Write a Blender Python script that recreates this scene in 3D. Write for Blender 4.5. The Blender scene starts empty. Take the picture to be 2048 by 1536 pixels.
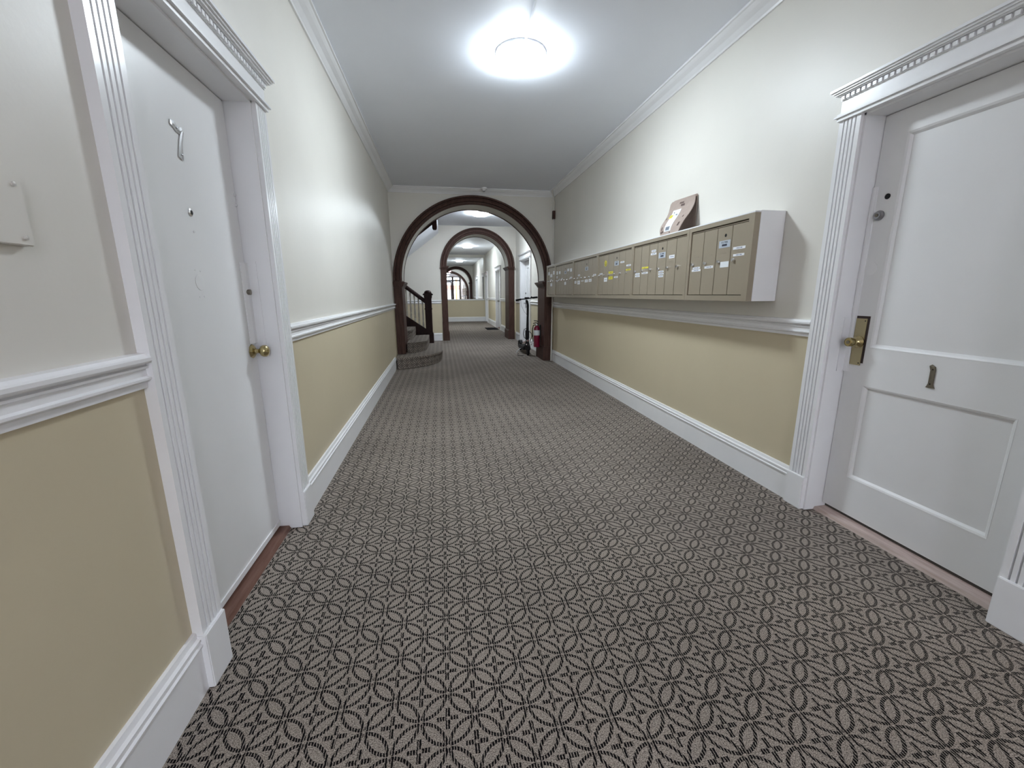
import bpy, bmesh, math, random
from mathutils import Vector, Matrix
random.seed(7)
scn = bpy.context.scene
COL = scn.collection

# ------------------------------------------------------------------ camera
F_PX, CX, CY, CAM_H = 830.0, 1024.0, 768.0, 1.25
def _vp(px, py): return Vector(((px - CX) / F_PX, (py - CY) / F_PX, 1.0)).normalized()
_Y = _vp(881.5, 589.0)                      # vanishing point of the corridor
_Z = -_vp(1042.0, 4600.0)                   # vanishing point of the verticals
_Z = (_Z - _Y * _Z.dot(_Y)).normalized()
_X = _Y.cross(_Z)
cam_d = bpy.data.cameras.new('camera'); cam = bpy.data.objects.new('camera', cam_d); COL.objects.link(cam)
cam_d.sensor_width = 36.0; cam_d.lens = F_PX / 2048.0 * 36.0; cam_d.clip_start = 0.05; cam_d.clip_end = 200
cam.matrix_world = Matrix(((_X[0], -_X[1], -_X[2], 0.0), (_Y[0], -_Y[1], -_Y[2], 0.0),
                           (_Z[0], -_Z[1], -_Z[2], CAM_H), (0, 0, 0, 1)))
scn.camera = cam

# ------------------------------------------------------------------ world, exposure
scn.view_settings.view_transform = 'Standard'; scn.view_settings.look = 'None'
scn.view_settings.gamma = 1.0; scn.view_settings.use_curve_mapping = False
scn.view_settings.exposure = 1.46
scn.cycles.diffuse_bounces = 5; scn.cycles.adaptive_threshold = 0.02; scn.cycles.caustics_reflective = False; scn.cycles.caustics_refractive = False
world = bpy.data.worlds.new('overcast_sky'); scn.world = world; world.use_nodes = True
bg = world.node_tree.nodes['Background']; bg.inputs[0].default_value = (0.90, 0.91, 1.0, 1); bg.inputs[1].default_value = 4.5
LAMP_COL = (0.825, 0.925, 1.0, 1); LAMP_STRENGTH = 60.0; LAMP_WARM = (1.0, 0.90, 1.05, 1)

# ------------------------------------------------------------------ dimensions (metres)
XL, XR, ZC = -0.815, 2.075, 3.03
Y_ENT, Y_A1, Y_A1B, Y_A2, Y_A2B, Y_END = -4.2, 7.75, 8.25, 11.7, 12.3, 19.9
DADO = 1.05

# ------------------------------------------------------------------ materials
def new_mat(name):
    m = bpy.data.materials.new(name); m.use_nodes = True
    nt = m.node_tree; b = nt.nodes['Principled BSDF']
    return m, nt, b
def lnk(nt, a, b): nt.links.new(a, b)
def node(nt, t, **kw):
    n = nt.nodes.new(t)
    for k, v in kw.items(): setattr(n, k, v)
    return n
def noise_bump(nt, b, scale, strength, dist=0.002, detail=3.0):
    tc = node(nt, 'ShaderNodeNewGeometry'); nz = node(nt, 'ShaderNodeTexNoise')
    nz.inputs['Scale'].default_value = scale; nz.inputs['Detail'].default_value = detail
    lnk(nt, tc.outputs['Position'], nz.inputs['Vector'])
    bp = node(nt, 'ShaderNodeBump'); bp.inputs['Strength'].default_value = strength; bp.inputs['Distance'].default_value = dist
    lnk(nt, nz.outputs['Fac'], bp.inputs['Height']); lnk(nt, bp.outputs['Normal'], b.inputs['Normal'])
    return nz
def plain(name, col, rough=0.5, metal=0.0, bump=None, var=0.0, vscale=3.0, coat=0.0, spec=None):
    m, nt, b = new_mat(name)
    b.inputs['Base Color'].default_value = (*col, 1); b.inputs['Roughness'].default_value = rough; b.inputs['Metallic'].default_value = metal
    if coat: b.inputs['Coat Weight'].default_value = coat; b.inputs['Coat Roughness'].default_value = 0.15
    if spec is not None: b.inputs['Specular IOR Level'].default_value = spec
    if bump: noise_bump(nt, b, bump[0], bump[1], bump[2] if len(bump) > 2 else 0.002)
    if var:
        g = node(nt, 'ShaderNodeNewGeometry'); nz = node(nt, 'ShaderNodeTexNoise'); nz.inputs['Scale'].default_value = vscale; nz.inputs['Detail'].default_value = 5
        lnk(nt, g.outputs['Position'], nz.inputs['Vector'])
        mx = node(nt, 'ShaderNodeMix', data_type='RGBA')
        mx.inputs[6].default_value = (*[c * (1 - var) for c in col], 1); mx.inputs[7].default_value = (*[min(1, c * (1 + var)) for c in col], 1)
        lnk(nt, nz.outputs['Fac'], mx.inputs[0]); lnk(nt, mx.outputs[2], b.inputs['Base Color'])
    return m

CREAM, OLIVE = (0.74, 0.715, 0.655), (0.60, 0.525, 0.37)
def wall_paint():
    m, nt, b = new_mat('wall_paint')
    g = node(nt, 'ShaderNodeNewGeometry'); s = node(nt, 'ShaderNodeSeparateXYZ'); lnk(nt, g.outputs['Position'], s.inputs[0])
    c = node(nt, 'ShaderNodeMath', operation='GREATER_THAN'); c.inputs[1].default_value = DADO; lnk(nt, s.outputs[2], c.inputs[0])
    nz = node(nt, 'ShaderNodeTexNoise'); nz.inputs['Scale'].default_value = 1.6; nz.inputs['Detail'].default_value = 3; lnk(nt, g.outputs['Position'], nz.inputs['Vector'])
    mx = node(nt, 'ShaderNodeMix', data_type='RGBA'); mx.inputs[6].default_value = (*OLIVE, 1); mx.inputs[7].default_value = (*CREAM, 1)
    lnk(nt, c.outputs[0], mx.inputs[0])
    mr = node(nt, 'ShaderNodeMapRange'); mr.inputs[3].default_value = 0.93; mr.inputs[4].default_value = 1.05; lnk(nt, nz.outputs['Fac'], mr.inputs[0])
    ml = node(nt, 'ShaderNodeMix', data_type='RGBA', blend_type='MULTIPLY'); ml.inputs[0].default_value = 1.0
    lnk(nt, mx.outputs[2], ml.inputs[6]); lnk(nt, mr.outputs[0], ml.inputs[7]); lnk(nt, ml.outputs[2], b.inputs['Base Color'])
    b.inputs['Roughness'].default_value = 0.42
    n1 = node(nt, 'ShaderNodeTexNoise'); n1.inputs['Scale'].default_value = 60; n1.inputs['Detail'].default_value = 2; lnk(nt, g.outputs['Position'], n1.inputs['Vector'])
    n2 = node(nt, 'ShaderNodeTexNoise'); n2.inputs['Scale'].default_value = 6; n2.inputs['Detail'].default_value = 3; lnk(nt, g.outputs['Position'], n2.inputs['Vector'])
    ad = node(nt, 'ShaderNodeMath', operation='MULTIPLY_ADD'); ad.inputs[1].default_value = 6.0; lnk(nt, n2.outputs['Fac'], ad.inputs[0]); lnk(nt, n1.outputs['Fac'], ad.inputs[2])
    bp = node(nt, 'ShaderNodeBump'); bp.inputs['Strength'].default_value = 0.11; bp.inputs['Distance'].default_value = 0.003
    lnk(nt, ad.outputs[0], bp.inputs['Height']); lnk(nt, bp.outputs['Normal'], b.inputs['Normal'])
    return m

def carpet():
    m, nt, b = new_mat('patterned_carpet')
    A = 0.1146
    uv = node(nt, 'ShaderNodeUVMap'); sp = node(nt, 'ShaderNodeSeparateXYZ'); lnk(nt, uv.outputs[0], sp.inputs[0])
    def mth(op, a, bb=None, c=None):
        n = node(nt, 'ShaderNodeMath', operation=op)
        for i, v in enumerate((a, bb, c)):
            if v is None: continue
            if isinstance(v, (int, float)): n.inputs[i].default_value = v
            else: lnk(nt, v, n.inputs[i])
        return n.outputs[0]
    # yarn-sized wobble so that the strokes look woven
    nw = node(nt, 'ShaderNodeTexNoise'); nw.inputs['Scale'].default_value = 110; nw.inputs['Detail'].default_value = 2; lnk(nt, uv.outputs[0], nw.inputs['Vector'])
    x = mth('ADD', sp.outputs[0], mth('MULTIPLY', mth('SUBTRACT', nw.outputs['Fac'], 0.5), 0.006)); y = sp.outputs[1]
    k = 1.0 / (math.sqrt(2) * A)
    dx = mth('SUBTRACT', x, -0.029); dy = mth('SUBTRACT', y, 1.435)
    u = mth('MULTIPLY', mth('ADD', dx, dy), k); v = mth('MULTIPLY', mth('SUBTRACT', dy, dx), k)
    fu = mth('SUBTRACT', mth('FRACT', u), 0.5); fv = mth('SUBTRACT', mth('FRACT', v), 0.5)
    au = mth('ABSOLUTE', fu); av = mth('ABSOLUTE', fv)
    hi = mth('MAXIMUM', au, av); lo = mth('MINIMUM', au, av)
    r = mth('SQRT', mth('ADD', mth('POWER', mth('SUBTRACT', hi, 1.0), 2.0), mth('POWER', lo, 2.0)))
    line = mth('LESS_THAN', mth('ABSOLUTE', mth('SUBTRACT', r, 0.660)), 0.045)
    node_d = mth('SQRT', mth('ADD', mth('POWER', mth('SUBTRACT', au, 0.5), 2.0), mth('POWER', mth('SUBTRACT', av, 0.5), 2.0)))
    line = mth('MULTIPLY', line, mth('GREATER_THAN', node_d, 0.05))
    # four-petal motif in the middle of each cell, its arms along the corridor axes
    px = mth('MULTIPLY', mth('SUBTRACT', fu, fv), 0.7071); py = mth('MULTIPLY', mth('ADD', fu, fv), 0.7071)
    ax = mth('ABSOLUTE', px); ay = mth('ABSOLUTE', py); h2 = mth('MAXIMUM', ax, ay); l2 = mth('MINIMUM', ax, ay)
    arm = mth('MULTIPLY', mth('MULTIPLY', mth('LESS_THAN', l2, 0.058), mth('LESS_THAN', h2, 0.285)), mth('GREATER_THAN', h2, 0.045))
    mask = mth('MAXIMUM', line, arm)
    # diagonal yarn hatching breaks the strokes up
    ht = mth('SINE', mth('ADD', mth('MULTIPLY', sp.outputs[0], 2 * math.pi * 122), mth('MULTIPLY', nw.outputs['Fac'], 5.0)))
    mask = mth('MULTIPLY', mask, mth('MAXIMUM', mth('MINIMUM', mth('ADD', mth('MULTIPLY', ht, 1.6), 1.15), 1.0), 0.2))
    nz = node(nt, 'ShaderNodeTexNoise'); nz.inputs['Scale'].default_value = 300; nz.inputs['Detail'].default_value = 3; lnk(nt, uv.outputs[0], nz.inputs['Vector'])
    cr = node(nt, 'ShaderNodeValToRGB'); cr.color_ramp.elements[0].position = 0.33; cr.color_ramp.elements[0].color = (0.085, 0.071, 0.060, 1)
    cr.color_ramp.elements[1].position = 0.70; cr.color_ramp.elements[1].color = (0.52, 0.45, 0.39, 1)
    lnk(nt, nz.outputs['Fac'], cr.inputs[0])
    nb = node(nt, 'ShaderNodeTexNoise'); nb.inputs['Scale'].default_value = 1.3; nb.inputs['Detail'].default_value = 4; lnk(nt, uv.outputs[0], nb.inputs['Vector'])
    mr = node(nt, 'ShaderNodeMapRange'); mr.inputs[1].default_value = 0.3; mr.inputs[2].default_value = 0.7; mr.inputs[3].default_value = 0.86; mr.inputs[4].default_value = 1.10; lnk(nt, nb.outputs['Fac'], mr.inputs[0])
    ml = node(nt, 'ShaderNodeMix', data_type='RGBA', blend_type='MULTIPLY'); ml.inputs[0].default_value = 1; lnk(nt, cr.outputs[0], ml.inputs[6]); lnk(nt, mr.outputs[0], ml.inputs[7])
    mx = node(nt, 'ShaderNodeMix', data_type='RGBA'); mx.inputs[7].default_value = (0.006, 0.005, 0.006, 1)
    lnk(nt, mask, mx.inputs[0]); lnk(nt, ml.outputs[2], mx.inputs[6]); lnk(nt, mx.outputs[2], b.inputs['Base Color'])
    b.inputs['Roughness'].default_value = 1.0; b.inputs['Specular IOR Level'].default_value = 0.05
    b.inputs['Sheen Weight'].default_value = 0.0
    bp = node(nt, 'ShaderNodeBump'); bp.inputs['Strength'].default_value = 0.35; bp.inputs['Distance'].default_value = 0.003
    lnk(nt, nz.outputs['Fac'], bp.inputs['Height']); lnk(nt, bp.outputs['Normal'], b.inputs['Normal'])
    return m

def wood(name, c0, c1, scale=(6, 6, 0.6), rough=0.5):
    m, nt, b = new_mat(name)
    g = node(nt, 'ShaderNodeNewGeometry'); mp = node(nt, 'ShaderNodeMapping'); mp.inputs['Scale'].default_value = scale; lnk(nt, g.outputs['Position'], mp.inputs[0])
    nz = node(nt, 'ShaderNodeTexNoise'); nz.inputs['Scale'].default_value = 8; nz.inputs['Detail'].default_value = 8; nz.inputs['Roughness'].default_value = 0.65; lnk(nt, mp.outputs[0], nz.inputs['Vector'])
    mx = node(nt, 'ShaderNodeMix', data_type='RGBA'); mx.inputs[6].default_value = (*c0, 1); mx.inputs[7].default_value = (*c1, 1)
    mr = node(nt, 'ShaderNodeMapRange'); mr.inputs[1].default_value = 0.3; mr.inputs[2].default_value = 0.7; lnk(nt, nz.outputs['Fac'], mr.inputs[0])
    lnk(nt, mr.outputs[0], mx.inputs[0]); lnk(nt, mx.outputs[2], b.inputs['Base Color']); b.inputs['Roughness'].default_value = rough; b.inputs['Specular IOR Level'].default_value = 0.16
    return m

def emis(name, col, s):
    m, nt, b = new_mat(name); b.inputs['Base Color'].default_value = col
    b.inputs['Emission Color'].default_value = col; b.inputs['Emission Strength'].default_value = s
    return m

def glass(name, tint=(1, 1, 1)):
    m = bpy.data.materials.new(name); m.use_nodes = True; nt = m.node_tree; nt.nodes.clear()
    o = node(nt, 'ShaderNodeOutputMaterial'); t = node(nt, 'ShaderNodeBsdfTransparent'); t.inputs[0].default_value = (*tint, 1)
    gl = node(nt, 'ShaderNodeBsdfGlossy'); gl.inputs['Roughness'].default_value = 0.02; fr = node(nt, 'ShaderNodeFresnel'); fr.inputs[0].default_value = 1.45
    mx = node(nt, 'ShaderNodeMixShader'); lnk(nt, fr.outputs[0], mx.inputs[0]); lnk(nt, t.outputs[0], mx.inputs[1]); lnk(nt, gl.outputs[0], mx.inputs[2]); lnk(nt, mx.outputs[0], o.inputs[0])
    return m

def label_print(name, paper, ink, scale=(60, 1, 90)):
    """paper sticker with faint unreadable lines of print"""
    m, nt, b = new_mat(name)
    tc = node(nt, 'ShaderNodeTexCoord'); mp = node(nt, 'ShaderNodeMapping'); mp.inputs['Scale'].default_value = (1, 130, 16); lnk(nt, tc.outputs['Object'], mp.inputs[0])
    nz = node(nt, 'ShaderNodeTexNoise'); nz.inputs['Scale'].default_value = 1.6; nz.inputs['Detail'].default_value = 2; lnk(nt, mp.outputs[0], nz.inputs['Vector'])
    sp = node(nt, 'ShaderNodeSeparateXYZ'); lnk(nt, tc.outputs['Object'], sp.inputs[0])
    ab = node(nt, 'ShaderNodeMath', operation='ABSOLUTE'); lnk(nt, sp.outputs[2], ab.inputs[0])
    lt = node(nt, 'ShaderNodeMath', operation='LESS_THAN'); lt.inputs[1].default_value = 0.0032; lnk(nt, ab.outputs[0], lt.inputs[0])
    ay = node(nt, 'ShaderNodeMath', operation='ABSOLUTE'); lnk(nt, sp.outputs[1], ay.inputs[0])
    ly = node(nt, 'ShaderNodeMath', operation='LESS_THAN'); ly.inputs[1].default_value = 0.028; lnk(nt, ay.outputs[0], ly.inputs[0])
    gt = node(nt, 'ShaderNodeMath', operation='GREATER_THAN'); gt.inputs[1].default_value = 0.47; lnk(nt, nz.outputs['Fac'], gt.inputs[0])
    m1 = node(nt, 'ShaderNodeMath', operation='MULTIPLY'); lnk(nt, lt.outputs[0], m1.inputs[0]); lnk(nt, ly.outputs[0], m1.inputs[1])
    m2 = node(nt, 'ShaderNodeMath', operation='MULTIPLY'); lnk(nt, m1.outputs[0], m2.inputs[0]); lnk(nt, gt.outputs[0], m2.inputs[1])
    mx = node(nt, 'ShaderNodeMix', data_type='RGBA'); mx.inputs[6].default_value = (*paper, 1); mx.inputs[7].default_value = (*ink, 1)
    lnk(nt, m2.outputs[0], mx.inputs[0]); lnk(nt, mx.outputs[2], b.inputs['Base Color']); b.inputs['Roughness'].default_value = 0.6
    return m

MT = dict(
    wall=wall_paint(), carpet=carpet(),
    ceil=plain('ceiling_paint', (0.84, 0.87, 0.94), 0.55, bump=(14, 0.12, 0.004), var=0.03, vscale=2),
    white=plain('white_gloss_paint', (0.84, 0.84, 0.85), 0.26, bump=(70, 0.10, 0.0015), var=0.03, vscale=9),
    door=plain('white_door_paint', (0.80, 0.80, 0.80), 0.30, bump=(60, 0.12, 0.0015), var=0.03, vscale=5),
    arch_plaster=plain('arch_plaster', (0.55, 0.53, 0.48), 0.5, bump=(40, 0.1)),
    wood=wood('red_brown_varnished_wood', (0.044, 0.022, 0.017), (0.10, 0.055, 0.045)),
    dark_wood=wood('dark_stair_wood', (0.016, 0.007, 0.0065), (0.032, 0.013, 0.012)),
    threshold=wood('threshold_wood', (0.13, 0.062, 0.045), (0.21, 0.12, 0.095), (6, 0.6, 6), 0.4),
    threshold_pale=wood('pale_threshold_wood', (0.40, 0.31, 0.27), (0.58, 0.48, 0.44), (6, 0.6, 6), 0.45),
    brass=plain('brass', (0.47, 0.39, 0.20), 0.22, 1.0),
    brass_plate=plain('worn_brass_plate', (0.40, 0.345, 0.21), 0.34, 1.0, var=0.06),
    chrome=plain('chrome', (0.80, 0.80, 0.81), 0.22, 1.0),
    aged=plain('aged_bronze', (0.22, 0.195, 0.16), 0.32, 0.8, var=0.15, vscale=60),
    steel=plain('dull_steel', (0.33, 0.33, 0.34), 0.35, 1.0),
    black=plain('black_plastic', (0.008, 0.008, 0.009), 0.45, spec=0.25),
    black_metal=plain('black_metal', (0.010, 0.010, 0.011), 0.45, 0.0, spec=0.3),
    rubber=plain('rubber', (0.008, 0.008, 0.008), 0.8, spec=0.2),
    bare=plain('bare_dark_wood', (0.035, 0.02, 0.018), 0.7),
    mail=plain('taupe_mailbox_enamel', (0.335, 0.285, 0.215), 0.40, 0.15, bump=(300, 0.08, 0.0008), var=0.04, vscale=12),
    gap=plain('dark_gap', (0.02, 0.018, 0.014), 0.8),
    paper=label_print('white_name_sticker', (0.80, 0.81, 0.84), (0.16, 0.18, 0.27)),
    yellow=label_print('yellow_name_sticker', (0.70, 0.62, 0.06), (0.25, 0.23, 0.05)),
    plate=plain('pale_blue_plate', (0.52, 0.57, 0.64), 0.35, 0.2),
    ink=plain('dark_ink', (0.03, 0.035, 0.06), 0.5),
    kraft=plain('kraft_paper', (0.36, 0.285, 0.245), 0.6, bump=(25, 0.5, 0.01), var=0.07, vscale=18),
    kraft_ink=plain('kraft_print', (0.10, 0.065, 0.055), 0.6),
    white_paper=plain('white_paper', (0.82, 0.85, 0.88), 0.5),
    lamp=emis('lamp_diffuser', LAMP_COL, LAMP_STRENGTH), lamp_warm=emis('warmer_lamp_diffuser', LAMP_WARM, LAMP_STRENGTH * 0.28),
    exit_red=emis('exit_sign_red', (1.0, 0.03, 0.08, 1), 3.0),
    exit_face=emis('exit_sign_face', (1.0, 0.55, 0.62, 1), 2.0),
    red=plain('red_enamel', (0.21, 0.005, 0.035), 0.3, coat=0.5),
    mirror=plain('mirror_silver', (0.90, 0.91, 0.91), 0.01, 1.0),
    glass=glass('entrance_glass', (0.93, 0.96, 0.97)),
    mat=plain('black_mat', (0.010, 0.009, 0.010), 1.0, spec=0.05, bump=(150, 0.6, 0.004)),
    baluster=plain('cream_baluster_paint', (0.55, 0.53, 0.47), 0.35),
    pipe=plain('painted_pipe', (0.62, 0.60, 0.56), 0.4),
    ground=plain('pavement', (0.45, 0.44, 0.43), 0.9, var=0.1, vscale=2),
    tan=plain('tan_stone', (0.60, 0.34, 0.17), 0.8, var=0.1),
    brick=plain('red_brick', (0.30, 0.13, 0.10), 0.9, var=0.25, vscale=6),
)

# ------------------------------------------------------------------ mesh helpers
WL = {}                                             # world location of every object made here
class MB:
    def __init__(s): s.v = []; s.f = []; s.uv = {}
    def add(s, vs, fs):
        o = len(s.v); s.v += [tuple(p) for p in vs]; s.f += [tuple(i + o for i in f) for f in fs]; return s
    def box(s, x0, x1, y0, y1, z0, z1):
        x0, x1 = min(x0, x1), max(x0, x1); y0, y1 = min(y0, y1), max(y0, y1); z0, z1 = min(z0, z1), max(z0, z1)
        return s.add([(x0,y0,z0),(x1,y0,z0),(x1,y1,z0),(x0,y1,z0),(x0,y0,z1),(x1,y0,z1),(x1,y1,z1),(x0,y1,z1)],
                     [(0,3,2,1),(4,5,6,7),(0,1,5,4),(1,2,6,5),(2,3,7,6),(3,0,4,7)])
    def prism(s, poly, fa, a, b):
        """poly: 2-D points; fa(p, t) -> 3-D point; extruded from t = a to t = b"""
        n = len(poly); vs = [fa(p, a) for p in poly] + [fa(p, b) for p in poly]
        return s.add(vs, [tuple(range(n))[::-1], tuple(range(n, 2 * n))] + [(i, (i + 1) % n, n + (i + 1) % n, n + i) for i in range(n)])
    def lathe(s, prof, c, axis='z', n=24, sx=1.0):
        """prof: (radius, t) pairs along the axis from the point c"""
        ax = {'x': (Vector((1,0,0)), Vector((0,1,0)), Vector((0,0,1))), 'y': (Vector((0,1,0)), Vector((0,0,1)), Vector((1,0,0))), 'z': (Vector((0,0,1)), Vector((1,0,0)), Vector((0,1,0))),
              '-x': (Vector((-1,0,0)), Vector((0,1,0)), Vector((0,0,1))), '-y': (Vector((0,-1,0)), Vector((0,0,1)), Vector((1,0,0))), '-z': (Vector((0,0,-1)), Vector((1,0,0)), Vector((0,1,0)))}
        A, U, V = ax[axis] if isinstance(axis, str) else axis
        c = Vector(c); vs = []; m = len(prof)
        for r, t in prof:
            for i in range(n):
                w = 2 * math.pi * i / n; vs.append(c + A * t + U * (r * math.cos(w)) + V * (r * math.sin(w)))
        fs = [(j * n + i, j * n + (i + 1) % n, (j + 1) * n + (i + 1) % n, (j + 1) * n + i) for j in range(m - 1) for i in range(n)]
        fs += [tuple(range(n))[::-1], tuple(range((m - 1) * n, m * n))]
        return s.add(vs, fs)
    def tube(s, pts, r, n=10):
        pts = [Vector(p) for p in pts]; vs = []; m = len(pts); up = None
        for i, p in enumerate(pts):
            d = (pts[min(i + 1, m - 1)] - pts[max(i - 1, 0)]).normalized()
            if up is None: up = Vector((0, 0, 1)) if abs(d.z) < 0.9 else Vector((1, 0, 0))
            u = (up - d * up.dot(d)).normalized(); w = d.cross(u); up = u
            rr = r[i] if isinstance(r, (list, tuple)) else r
            for k in range(n):
                a = 2 * math.pi * k / n; vs.append(p + u * (rr * math.cos(a)) + w * (rr * math.sin(a)))
        fs = [(j * n + i, j * n + (i + 1) % n, (j + 1) * n + (i + 1) % n, (j + 1) * n + i) for j in range(m - 1) for i in range(n)]
        return s.add(vs, fs + [tuple(range(n))[::-1], tuple(range((m - 1) * n, m * n))])
    def build(s, name, mat, parent=None, smooth=False, bevel=0.0, uvf=None, origin=None):
        if origin is None:
            lo = [min(p[i] for p in s.v) for i in range(3)]; hi = [max(p[i] for p in s.v) for i in range(3)]
            c = Vector([(lo[i] + hi[i]) / 2 for i in range(3)])
            if parent is None: c.z = lo[2]
        else: c = Vector(origin)
        me = bpy.data.meshes.new(name); me.from_pydata([tuple(Vector(p) - c) for p in s.v], [], s.f); me.update()
        bm = bmesh.new(); bm.from_mesh(me); bmesh.ops.recalc_face_normals(bm, faces=bm.faces[:])
        if bevel: bmesh.ops.bevel(bm, geom=[e for e in bm.edges if e.calc_face_angle(0) > 0.5], offset=bevel, segments=2, affect='EDGES', clamp_overlap=True)
        if uvf:
            L = bm.loops.layers.uv.new('UVMap')
            for f in bm.faces:
                for l in f.loops: l[L].uv = uvf(l.vert.co + c, f.normal)
        if smooth:
            for f in bm.faces: f.smooth = True
        bm.to_mesh(me); bm.free()
        if smooth:
            try: me.set_sharp_from_angle(angle=0.7)
            except Exception: pass
        me.materials.append(mat if not isinstance(mat, str) else MT[mat])
        o = bpy.data.objects.new(name, me); COL.objects.link(o)
        put(o, c, parent); return o
def put(o, c, parent=None):
    c = Vector(c); WL[o.name] = c
    if parent is not None: o.parent = parent; o.location = c - WL[parent.name]
    else: o.location = c
def thing(name, loc, label, cat, group=None, kind=None):
    o = bpy.data.objects.new(name, None); COL.objects.link(o); o.empty_display_size = 0.1; put(o, loc); tag(o, label, cat, group, kind); return o
def tag(o, label, cat=None, group=None, kind=None):
    o['label'] = label
    if cat: o['category'] = cat
    if group: o['group'] = group
    if kind: o['kind'] = kind
    return o
def struct(o, label, cat): return tag(o, label, cat, None, 'structure')
def bx(name, mat, x0, x1, y0, y1, z0, z1, parent=None, bevel=0.0): return MB().box(x0, x1, y0, y1, z0, z1).build(name, mat, parent, bevel=bevel)

def to_mesh(o):                                     # lettering as a plain mesh
    dg = bpy.context.evaluated_depsgraph_get(); dg.update()
    me = bpy.data.meshes.new_from_object(o.evaluated_get(dg)); n = o.name
    mats = [x for x in o.data.materials]; bpy.data.objects.remove(o)
    q = bpy.data.objects.new(n, me); COL.objects.link(q)
    if not me.materials:
        for x in mats: me.materials.append(x)
    return q
def sd(side):                                      # distance d out from a side wall -> x
    return (lambda d: XL + d) if side < 0 else (lambda d: XR - d)
def along_y(side): X = sd(side); return lambda p, t: (X(p[0]), t, p[1])
def along_z(side): X = sd(side); return lambda p, t: (X(p[0]), p[1], t)

# ================================================================== SETTING
uv_floor = lambda co, n: (co.x, co.y) if abs(n.z) > 0.5 else ((co.x if abs(n.y) > abs(n.x) else co.y), co.z + 1.435)
fl = MB(); fl.box(-2.9, XR + 0.13, Y_ENT - 0.2, Y_END + 0.1, -0.08, 0.0)
struct(fl.build('floor', 'carpet', uvf=uv_floor), 'grey-brown carpet with black interlaced circle pattern running down the hallway', 'floor')

ce = MB(); ce.box(XL - 0.18, XR + 0.15, Y_ENT - 0.1, Y_A1B, ZC, ZC + 0.1).box(0.0, XR + 0.15, Y_A1B, Y_END + 0.1, ZC, ZC + 0.1)
struct(ce.build('ceiling', 'ceil'), 'smooth white painted hallway ceiling', 'ceiling')
struct(bx('ceiling_stairwell', 'ceil', -2.95, 0.0, Y_A1B - 0.15, Y_A2B, 4.6, 4.7), 'white ceiling high above the staircase', 'ceiling')

def wall_run(side, y0, y1, openings, zt=ZC):
    X = sd(side); m = MB(); a = y0
    for (o0, o1, oz) in openings:
        m.box(X(0), X(-0.16), a, o0, 0, zt); m.box(X(0), X(-0.16), o0, o1, oz, zt); a = o1
    m.box(X(0), X(-0.16), a, y1, 0, zt)
    return m
D1 = (1.38, 2.245, 2.10); D2 = (1.06, 1.93, 2.10)
D3 = (9.77, 10.87, 2.08); D4 = (14.78, 15.9, 2.08); D5 = (18.88, 19.72, 2.08)
struct(wall_run(-1, Y_ENT, Y_A1, [D1]).build('wall_left', 'wall'), 'left hallway wall painted cream above and olive below the rail', 'wall')
struct(wall_run(1, Y_ENT, Y_END, [D2, D3, D4, D5]).build('wall_right', 'wall'), 'long right hallway wall, cream above and olive below', 'wall')

def arch_wall(name, xa, xb, cx, ri, spring, cap, y0, y1, label, pil_w, zt=ZC):
    m = MB(); N = 56
    arc = [(cx - ri * math.cos(math.pi * i / N), spring + ri * math.sin(math.pi * i / N)) for i in range(N + 1)]
    def quad(p, q):                                 # p, q: bottom edge ends; goes up to the ceiling
        m.add([(p[0], y0, p[1]), (q[0], y0, q[1]), (q[0], y0, zt), (p[0], y0, zt), (p[0], y1, p[1]), (q[0], y1, q[1]), (q[0], y1, zt), (p[0], y1, zt)],
              [(0, 1, 2, 3), (5, 4, 7, 6), (4, 5, 1, 0)])
    for i in range(N): quad(arc[i], arc[i + 1])
    L, Rr = cx - ri, cx + ri
    for (x0, x1) in ((L - pil_w, L), (Rr, Rr + pil_w)): m.box(x0, x1, y0, y1, cap, zt)
    if xa < L - pil_w - 1e-4: m.box(xa, L - pil_w, y0, y1, 0, zt)
    if xb > Rr + pil_w + 1e-4: m.box(Rr + pil_w, xb, y0, y1, 0, zt)
    o = m.build(name, 'wall'); struct(o, label, 'wall'); return o
A1 = dict(cx=0.622, ri=1.298, ro=1.430, spring=1.495, y0=Y_A1, y1=Y_A1B, c0=1.375, c1=1.47)
A2 = dict(cx=1.024, ri=0.850, ro=1.000, spring=1.985, y0=Y_A2, y1=Y_A2B, c0=1.91, c1=1.99)
arch_wall('wall_arch', XL - 0.16, XR, A1['cx'], A1['ri'], A1['spring'], 1.44, Y_A1, Y_A1B, 'cream wall above the nearest wide wooden arch', 0.135)
arch_wall('wall_arch_far', -2.95, XR, A2['cx'], A2['ri'], A2['spring'], 1.95, Y_A2, Y_A2B, 'cream and olive wall around the narrower second arch', 0.155)
bx_ = MB().box(XL - 0.16, 0.0, Y_A1 + 0.1, Y_A1B - 0.01, ZC + 0.1, 4.6).box(-0.01, 0.12, Y_A1B, Y_A2, ZC + 0.1, 4.6)
struct(bx_.build('wall_stairwell_upper', 'wall'), 'upper stairwell wall above the hallway ceiling', 'wall')
m = MB().box(-2.95, XL - 0.16, Y_A1B - 0.13, Y_A1B, 0, 4.6).box(-2.95, -2.8, Y_A1B, Y_A2, 0, 4.6).box(-2.95, 0.12, Y_A2, Y_A2B, ZC, 4.6)
struct(m.build('wall_stairwell', 'wall'), 'cream stairwell walls left of the hallway', 'wall')
struct(bx('wall_hall_left', 'wall', -0.15, 0.0, Y_A2B, Y_END, 0, ZC), 'left wall of the far hallway beyond the second arch', 'wall')
struct(bx('wall_end', 'wall', -0.15, XR + 0.16, Y_END, Y_END + 0.12, 0, ZC), 'far end wall with an olive lower half under the mirror', 'wall')
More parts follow.
